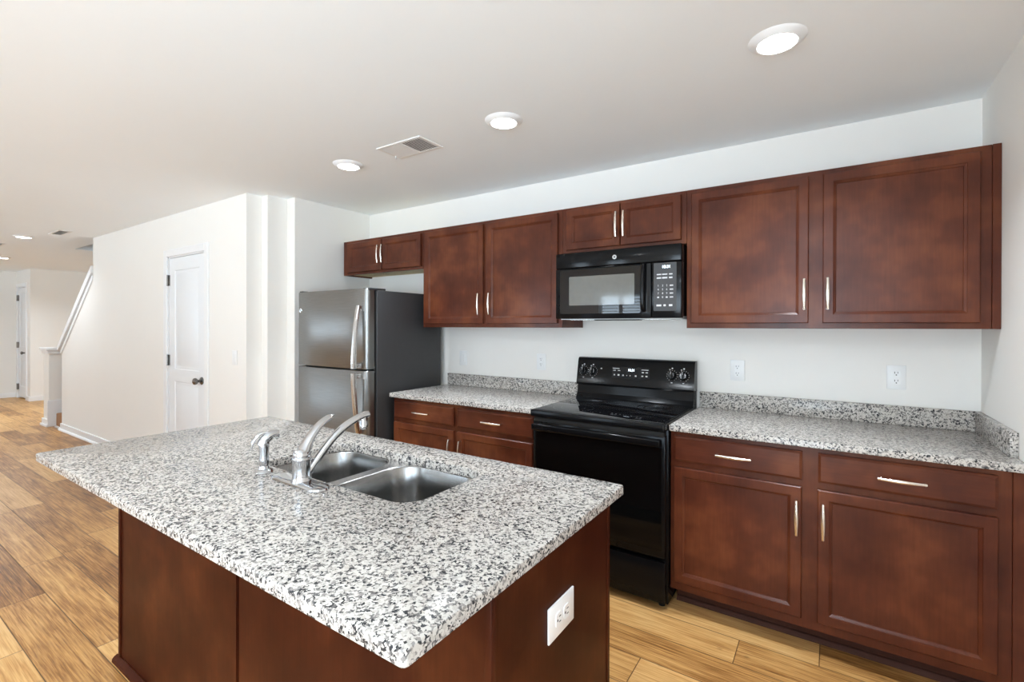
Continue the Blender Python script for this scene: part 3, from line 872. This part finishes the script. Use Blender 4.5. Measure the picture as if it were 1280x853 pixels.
# sink: flange with two bowls
sk = thing('kitchen_sink', 'stainless double-bowl sink set under the island granite', 'sink', (-1.86, -1.93, .883))
B = [(-2.236, -2.116, -1.916, -1.752, .088), (-1.868, -2.116, -1.486, -1.752, .10)]
bm = bmesh.new()
zf = .8835
outv = [bm.verts.new((a, b, zf)) for a, b in rrect(-2.262, -2.142, -1.462, -1.726, .09)]
es = [bm.edges.new((outv[i], outv[(i + 1) % len(outv)])) for i in range(len(outv))]
for (a, b, c_, d, r_) in B:
    hv = [bm.verts.new((x, y, zf)) for x, y in rrect(a - .004, b - .004, c_ + .004, d + .004, r_)]
    es += [bm.edges.new((hv[i], hv[(i + 1) % len(hv)])) for i in range(len(hv))]
bmesh.ops.triangle_fill(bm, use_beauty=True, edges=es)
rim = obj('rim', bm, steel_l, sk, fixn=True)
for (a, b, c_, d, r_) in B:
    bm = bmesh.new()
    def R(i, z): return [Vector((x, y, z)) for x, y in rrect(a + i, b + i, c_ - i, d - i, max(r_ - i * .5, .03))]
    rings = [R(-.004, zf), R(-.001, zf - .0015), R(.001, zf - .005), R(.006, .80), R(.012, .725), R(.020, .705), R(.038, .692), R(.10, .688)]
    vr = loops(bm, rings, cap0=False, cap1=True)
    bw = obj('bowl', bm, sink_m, sk)
    bm = bmesh.new(); lathe(bm, [(0, 0), (.030, 0), (.034, .002), (.045, .003), (.046, .0005), (.046, -.002)], ((a + c_) / 2, (b + d) / 2, .690), 'z', 28)
    obj('drain', bm, chrome_m, bw)

# faucet
fc = thing('kitchen_faucet', 'chrome single-lever faucet with arched spout on the island', 'faucet', (-1.885, -2.165, .914))
bm = bmesh.new()
fx, fy = -1.885, -2.162
def oval(sx, sy, z): 
    pts = rrect(fx - .012 - sx, fy - sy, fx - .012 + sx, fy + sy, sy * .96, 8)
    return [Vector((x, y, z)) for x, y in pts]
loops(bm, [oval(.124, .029, .914), oval(.126, .030, .917), oval(.124, .0285, .922), oval(.112, .024, .926), oval(.09, .018, .928)])
obj('deck_plate', bm, chrome_m, fc)
bm = bmesh.new()
lathe(bm, [(0, .922), (.030, .924), (.028, .932), (.0262, .940), (.026, .960), (.026, .985), (.0275, .988), (.0275, .995), (.0255, .998), (.026, 1.004), (.0245, 1.012), (.018, 1.020), (0, 1.024)], (fx, fy, 0), 'z', 32)
obj('valve_body', bm, chrome_m, fc)
bm = bmesh.new()
q = catmull([(fx, fy - .004, 1.000), (fx - .001, fy + .010, 1.020), (fx, fy + .030, 1.052), (fx + .001, fy + .058, 1.082), (fx + .002, fy + .090, 1.100), (fx + .003, fy + .108, 1.105)], 5)
tube(bm, q, [.0255, .0245, .0200, .0170, .0150, .0138, .0120, .007], 14, flat=.72, flat_dir=(0, -.7, .7))
obj('lever_handle', bm, chrome_m, fc)
bm = bmesh.new()
q = catmull([(fx + .006, fy + .012, .945), (fx + .010, fy + .040, .978), (fx + .018, fy + .085, 1.030), (fx + .026, fy + .125, 1.064), (fx + .034, fy + .165, 1.086), (fx + .040, fy + .195, 1.096), (fx + .043, fy + .212, 1.098)], 5)
tube(bm, q, [.0155, .0150, .0140, .0135, .0130, .0130, .0120], 14, flat=.85, flat_dir=(0, -.7, .7))
sp2 = obj('spout', bm, chrome_m, fc)
bm = bmesh.new(); lathe(bm, [(0, 1.096), (.0125, 1.092), (.0130, 1.082), (.0125, 1.072), (.0135, 1.070), (.0135, 1.058), (.0100, 1.056), (.0095, 1.050), (0, 1.050)], (fx + .039, fy + .196, 0), 'z', 20)
obj('aerator', bm, chrome_m, sp2)

# side sprayer
sy_ = thing('side_sprayer', 'chrome hand sprayer standing beside the faucet', 'sprayer', (-2.088, -2.165, .914))
sx_, syy = -2.088, -2.165
bm = bmesh.new()
lathe(bm, [(0, .914), (.027, .914), (.028, .919), (.024, .925), (.017, .929), (.015, .938), (0, .940)], (sx_, syy, 0), 'z', 26)
obj('holder', bm, chrome_m, sy_)
bm = bmesh.new()
lathe(bm, [(0, .934), (.0125, .936), (.0135, .945), (.0155, .952), (.0150, .958), (.0140, .975), (.0155, .995), (.0165, 1.010), (.0150, 1.020), (0, 1.026)], (sx_, syy, 0), 'z', 24)
hd = obj('body', bm, chrome_m, sy_)
bm = bmesh.new()
q = catmull([(sx_ - .006, syy - .006, 1.004), (sx_, syy + .004, 1.022), (sx_ + .006, syy + .020, 1.034), (sx_ + .014, syy + .042, 1.036)], 5)
tube(bm, q, [.0150, .0165, .0165, .0145, .0125], 16)
obj('spray_head', bm, chrome_m, hd)
bm = bmesh.new()
q = catmull([(sx_ + .004, syy + .010, 1.047), (sx_ - .008, syy - .012, 1.040), (sx_ - .017, syy - .026, 1.018), (sx_ - .020, syy - .031, .994)], 5)
tube(bm, q, [.005, .0075, .0085, .0075, .005], 12, flat=.6, flat_dir=(0, -.7, .7))
obj('trigger', bm, chrome_m, hd)

# ---------------------------------------------------------------- outlets and switches
def outlet(label, x, z, y=0.0, group='outlets above the back counters', wd=.076, ht=.118, kind='outlet'):
    t = thing('wall_outlet' if kind == 'outlet' else 'light_switch', label, 'outlet' if kind == 'outlet' else 'switch', (x, y, z), group)
    obj('cover_plate', box(x - wd / 2, y - .006, z - ht / 2, x + wd / 2, y, z + ht / 2, bev=.003), plate_m, t)
    if kind == 'outlet':
        for dz in (.0195, -.0195):
            bm = bmesh.new(); prism(bm, rrect(x - .0165, z + dz - .0145, x + .0165, z + dz + .0145, .009), y - .0085, y - .005)
            so = obj('socket', bm, plate_m, t)
            bm = bmesh.new()
            bx(bm, x - .0075, y - .0090, z + dz - .001, x - .0050, y - .0082, z + dz + .008); bx(bm, x + .0050, y - .0090, z + dz, x + .0072, y - .0082, z + dz + .008)
            lathe(bm, [(0, 0), (.0028, 0), (.0028, .0006), (0, .0006)], (x, y - .0084, z + dz - .0075), 'y', 10)
            obj('slots', bm, slot_m, so, smooth=0)
    else:
        bm = bmesh.new(); bx(bm, x - .0165, y - .0085, z - .033, x + .0165, y - .005, z + .033, bev=.001, seg=1)
        obj('rocker', bm, plate_m, t)
    return t
outlet('white switch plate on the back wall just right of the fridge', -3.043, 1.135, kind='switch', group=None)
outlet('white duplex outlet on the back wall just left of the range', -2.314, 1.135)
outlet('white duplex outlet on the back wall just right of the range', -1.013, 1.141)
outlet('white duplex outlet on the back wall beside the right corner', -.300, 1.144)
outlet('white switch plate on the pantry wall right of the closed door', -4.562, 1.134, -1.04, None, kind='switch')
# island outlet lies on its side on the end panel (faces +X)
oi = thing('wall_outlet', 'white sideways outlet on the island end panel', 'outlet', (CX1, -1.982, .697))
bm = bmesh.new(); bx(bm, CX1, -2.046, .655, CX1 + .006, -1.918, .738, bev=.003)
obj('cover_plate', bm, plate_m, oi)
for dy in (-.0195, .0195):
    bm = bmesh.new(); prism(bm, rrect(-1.982 + dy - .0145, .697 - .0165, -1.982 + dy + .0145, .697 + .0165, .009), CX1 + .005, CX1 + .0085, 'yz')
    so = obj('socket', bm, plate_m, oi)
    bm = bmesh.new()
    for dz in (-.0063, .0063): bx(bm, CX1 + .0080, -1.982 + dy - .001, .697 + dz - .0012, CX1 + .0089, -1.982 + dy + .008, .697 + dz + .0012)
    bx(bm, CX1 + .0080, -1.982 + dy - .0105, .6945, CX1 + .0089, -1.982 + dy - .0055, .6995)
    obj('slots', bm, slot_m, so, smooth=0)

# ---------------------------------------------------------------- ceiling fixtures
def downlight(label, x, y, power, beam=96):
    t = thing('ceiling_light', label, 'ceiling light', (x, y, HC), 'round ceiling lights')
    bm = bmesh.new()
    lathe(bm, [(.066, -.017), (.070, -.018), (.078, -.014), (.093, -.004), (.096, 0), (.060, 0), (.062, -.012), (.066, -.017)], (x, y, HC), 'z', 48, caps=False)
    obj('trim_ring', bm, trim_m, t)
    bm = bmesh.new()
    lathe(bm, [(0, -.0175), (.040, -.0175), (.060, -.0165), (.067, -.015), (.064, -.010), (0, -.010)], (x, y, HC), 'z', 40)
    obj('diffuser', bm, lens_m, t)
    ld = bpy.data.lights.new('downlight_lamp', 'AREA')
    ld.shape = 'DISK'; ld.size = .13; ld.spread = math.radians(beam); ld.energy = power; ld.color = (.88, .967, 1.05)
    lo = bpy.data.objects.new('downlight_lamp', ld)
    COL.objects.link(lo); lo.parent = t; lo.location = (0, 0, -.022)
    return t
downlight('lit round ceiling light nearest the right wall, largest of the row', -.733, -1.02, 6.0, 122)
downlight('lit round ceiling light right of the ceiling vent, middle of the row', -1.951, -1.010, LAMP_W)
downlight('lit round ceiling light left of the ceiling vent, by the fridge', -3.167, -1.02, LAMP_W)
downlight('lit round ceiling light above the stair foot, far left', -8.42, -1.53, 4.5, 140)
downlight('lit round ceiling light farthest away, at the left photo edge', -11.1, -1.26, 24.0, 150)
for lx, lw, where in ((-.75, 18, 'near the right wall'), (-2.3, 18, 'in the middle'), (-3.7, 9, 'towards the hall')):  # made-up row out of view, added to brighten the room
    downlight('added unseen ceiling light in a row behind the camera, ' + where, lx, -4.0, lw, 165)
downlight('added unseen ceiling light over the open floor left of the frame', -8.5, -4.0, 3.0, 165)  # out of view as well, added for brightness

def vent(label, x0, x1, y0, y1, half=True):
    t = thing('ceiling_vent', label, 'vent', ((x0 + x1) / 2, (y0 + y1) / 2, HC), 'ceiling air vents')
    bm = bmesh.new(); w = .022
    bx(bm, x0, y0, HC - .006, x1, y0 + w, HC, bev=.002, seg=1); bx(bm, x0, y1 - w, HC - .006, x1, y1, HC, bev=.002, seg=1)
    bx(bm, x0, y0 + w, HC - .006, x0 + w, y1 - w, HC, bev=.002, seg=1); bx(bm, x1 - w, y0 + w, HC - .006, x1, y1 - w, HC, bev=.002, seg=1)
    m = (x0 + x1) / 2
    if half: bx(bm, m - .007, y0 + w, HC - .006, m + .007, y1 - w, HC)
    obj('frame', bm, vent_m, t)
    obj('duct_shadow', box(x0 + w, y0 + w, HC - .0012, x1 - w, y1 - w, HC), ventin_m, t)
    for xa, xb, lean in (((x0 + w, m - .007, -1), (m + .007, x1 - w, 1)) if half else ((x0 + w, x1 - w, 1),)):
        bm = bmesh.new()
        n = 9 if half else 5
        for k in range(n):
            xm = xa + (xb - xa) * (k + .5) / n
            d = .0085 * lean
            prism(bm, [(xm - d, HC - .001), (xm + d, HC - .008), (xm + d + .001, HC - .007), (xm - d + .001, HC - .0005)], y0 + w, y1 - w, 'xz')
        obj('louvre', bm, vent_m, t, smooth=0)
    if half:
        obj('damper_lever', box(x0 + .012, y1 - .06, HC - .022, x0 + .016, y1 - .05, HC - .004), vent_m, t)
    return t
vent('white louvred ceiling vent between two kitchen ceiling lights', -2.795, -2.443, -1.110, -.912)
vent('small white ceiling vent in the hall near the stair wall', -7.95, -7.57, -1.42, -1.30, False)
vent('small ceiling vent at the far left photo edge', -9.62, -9.32, -1.74, -1.52, False)
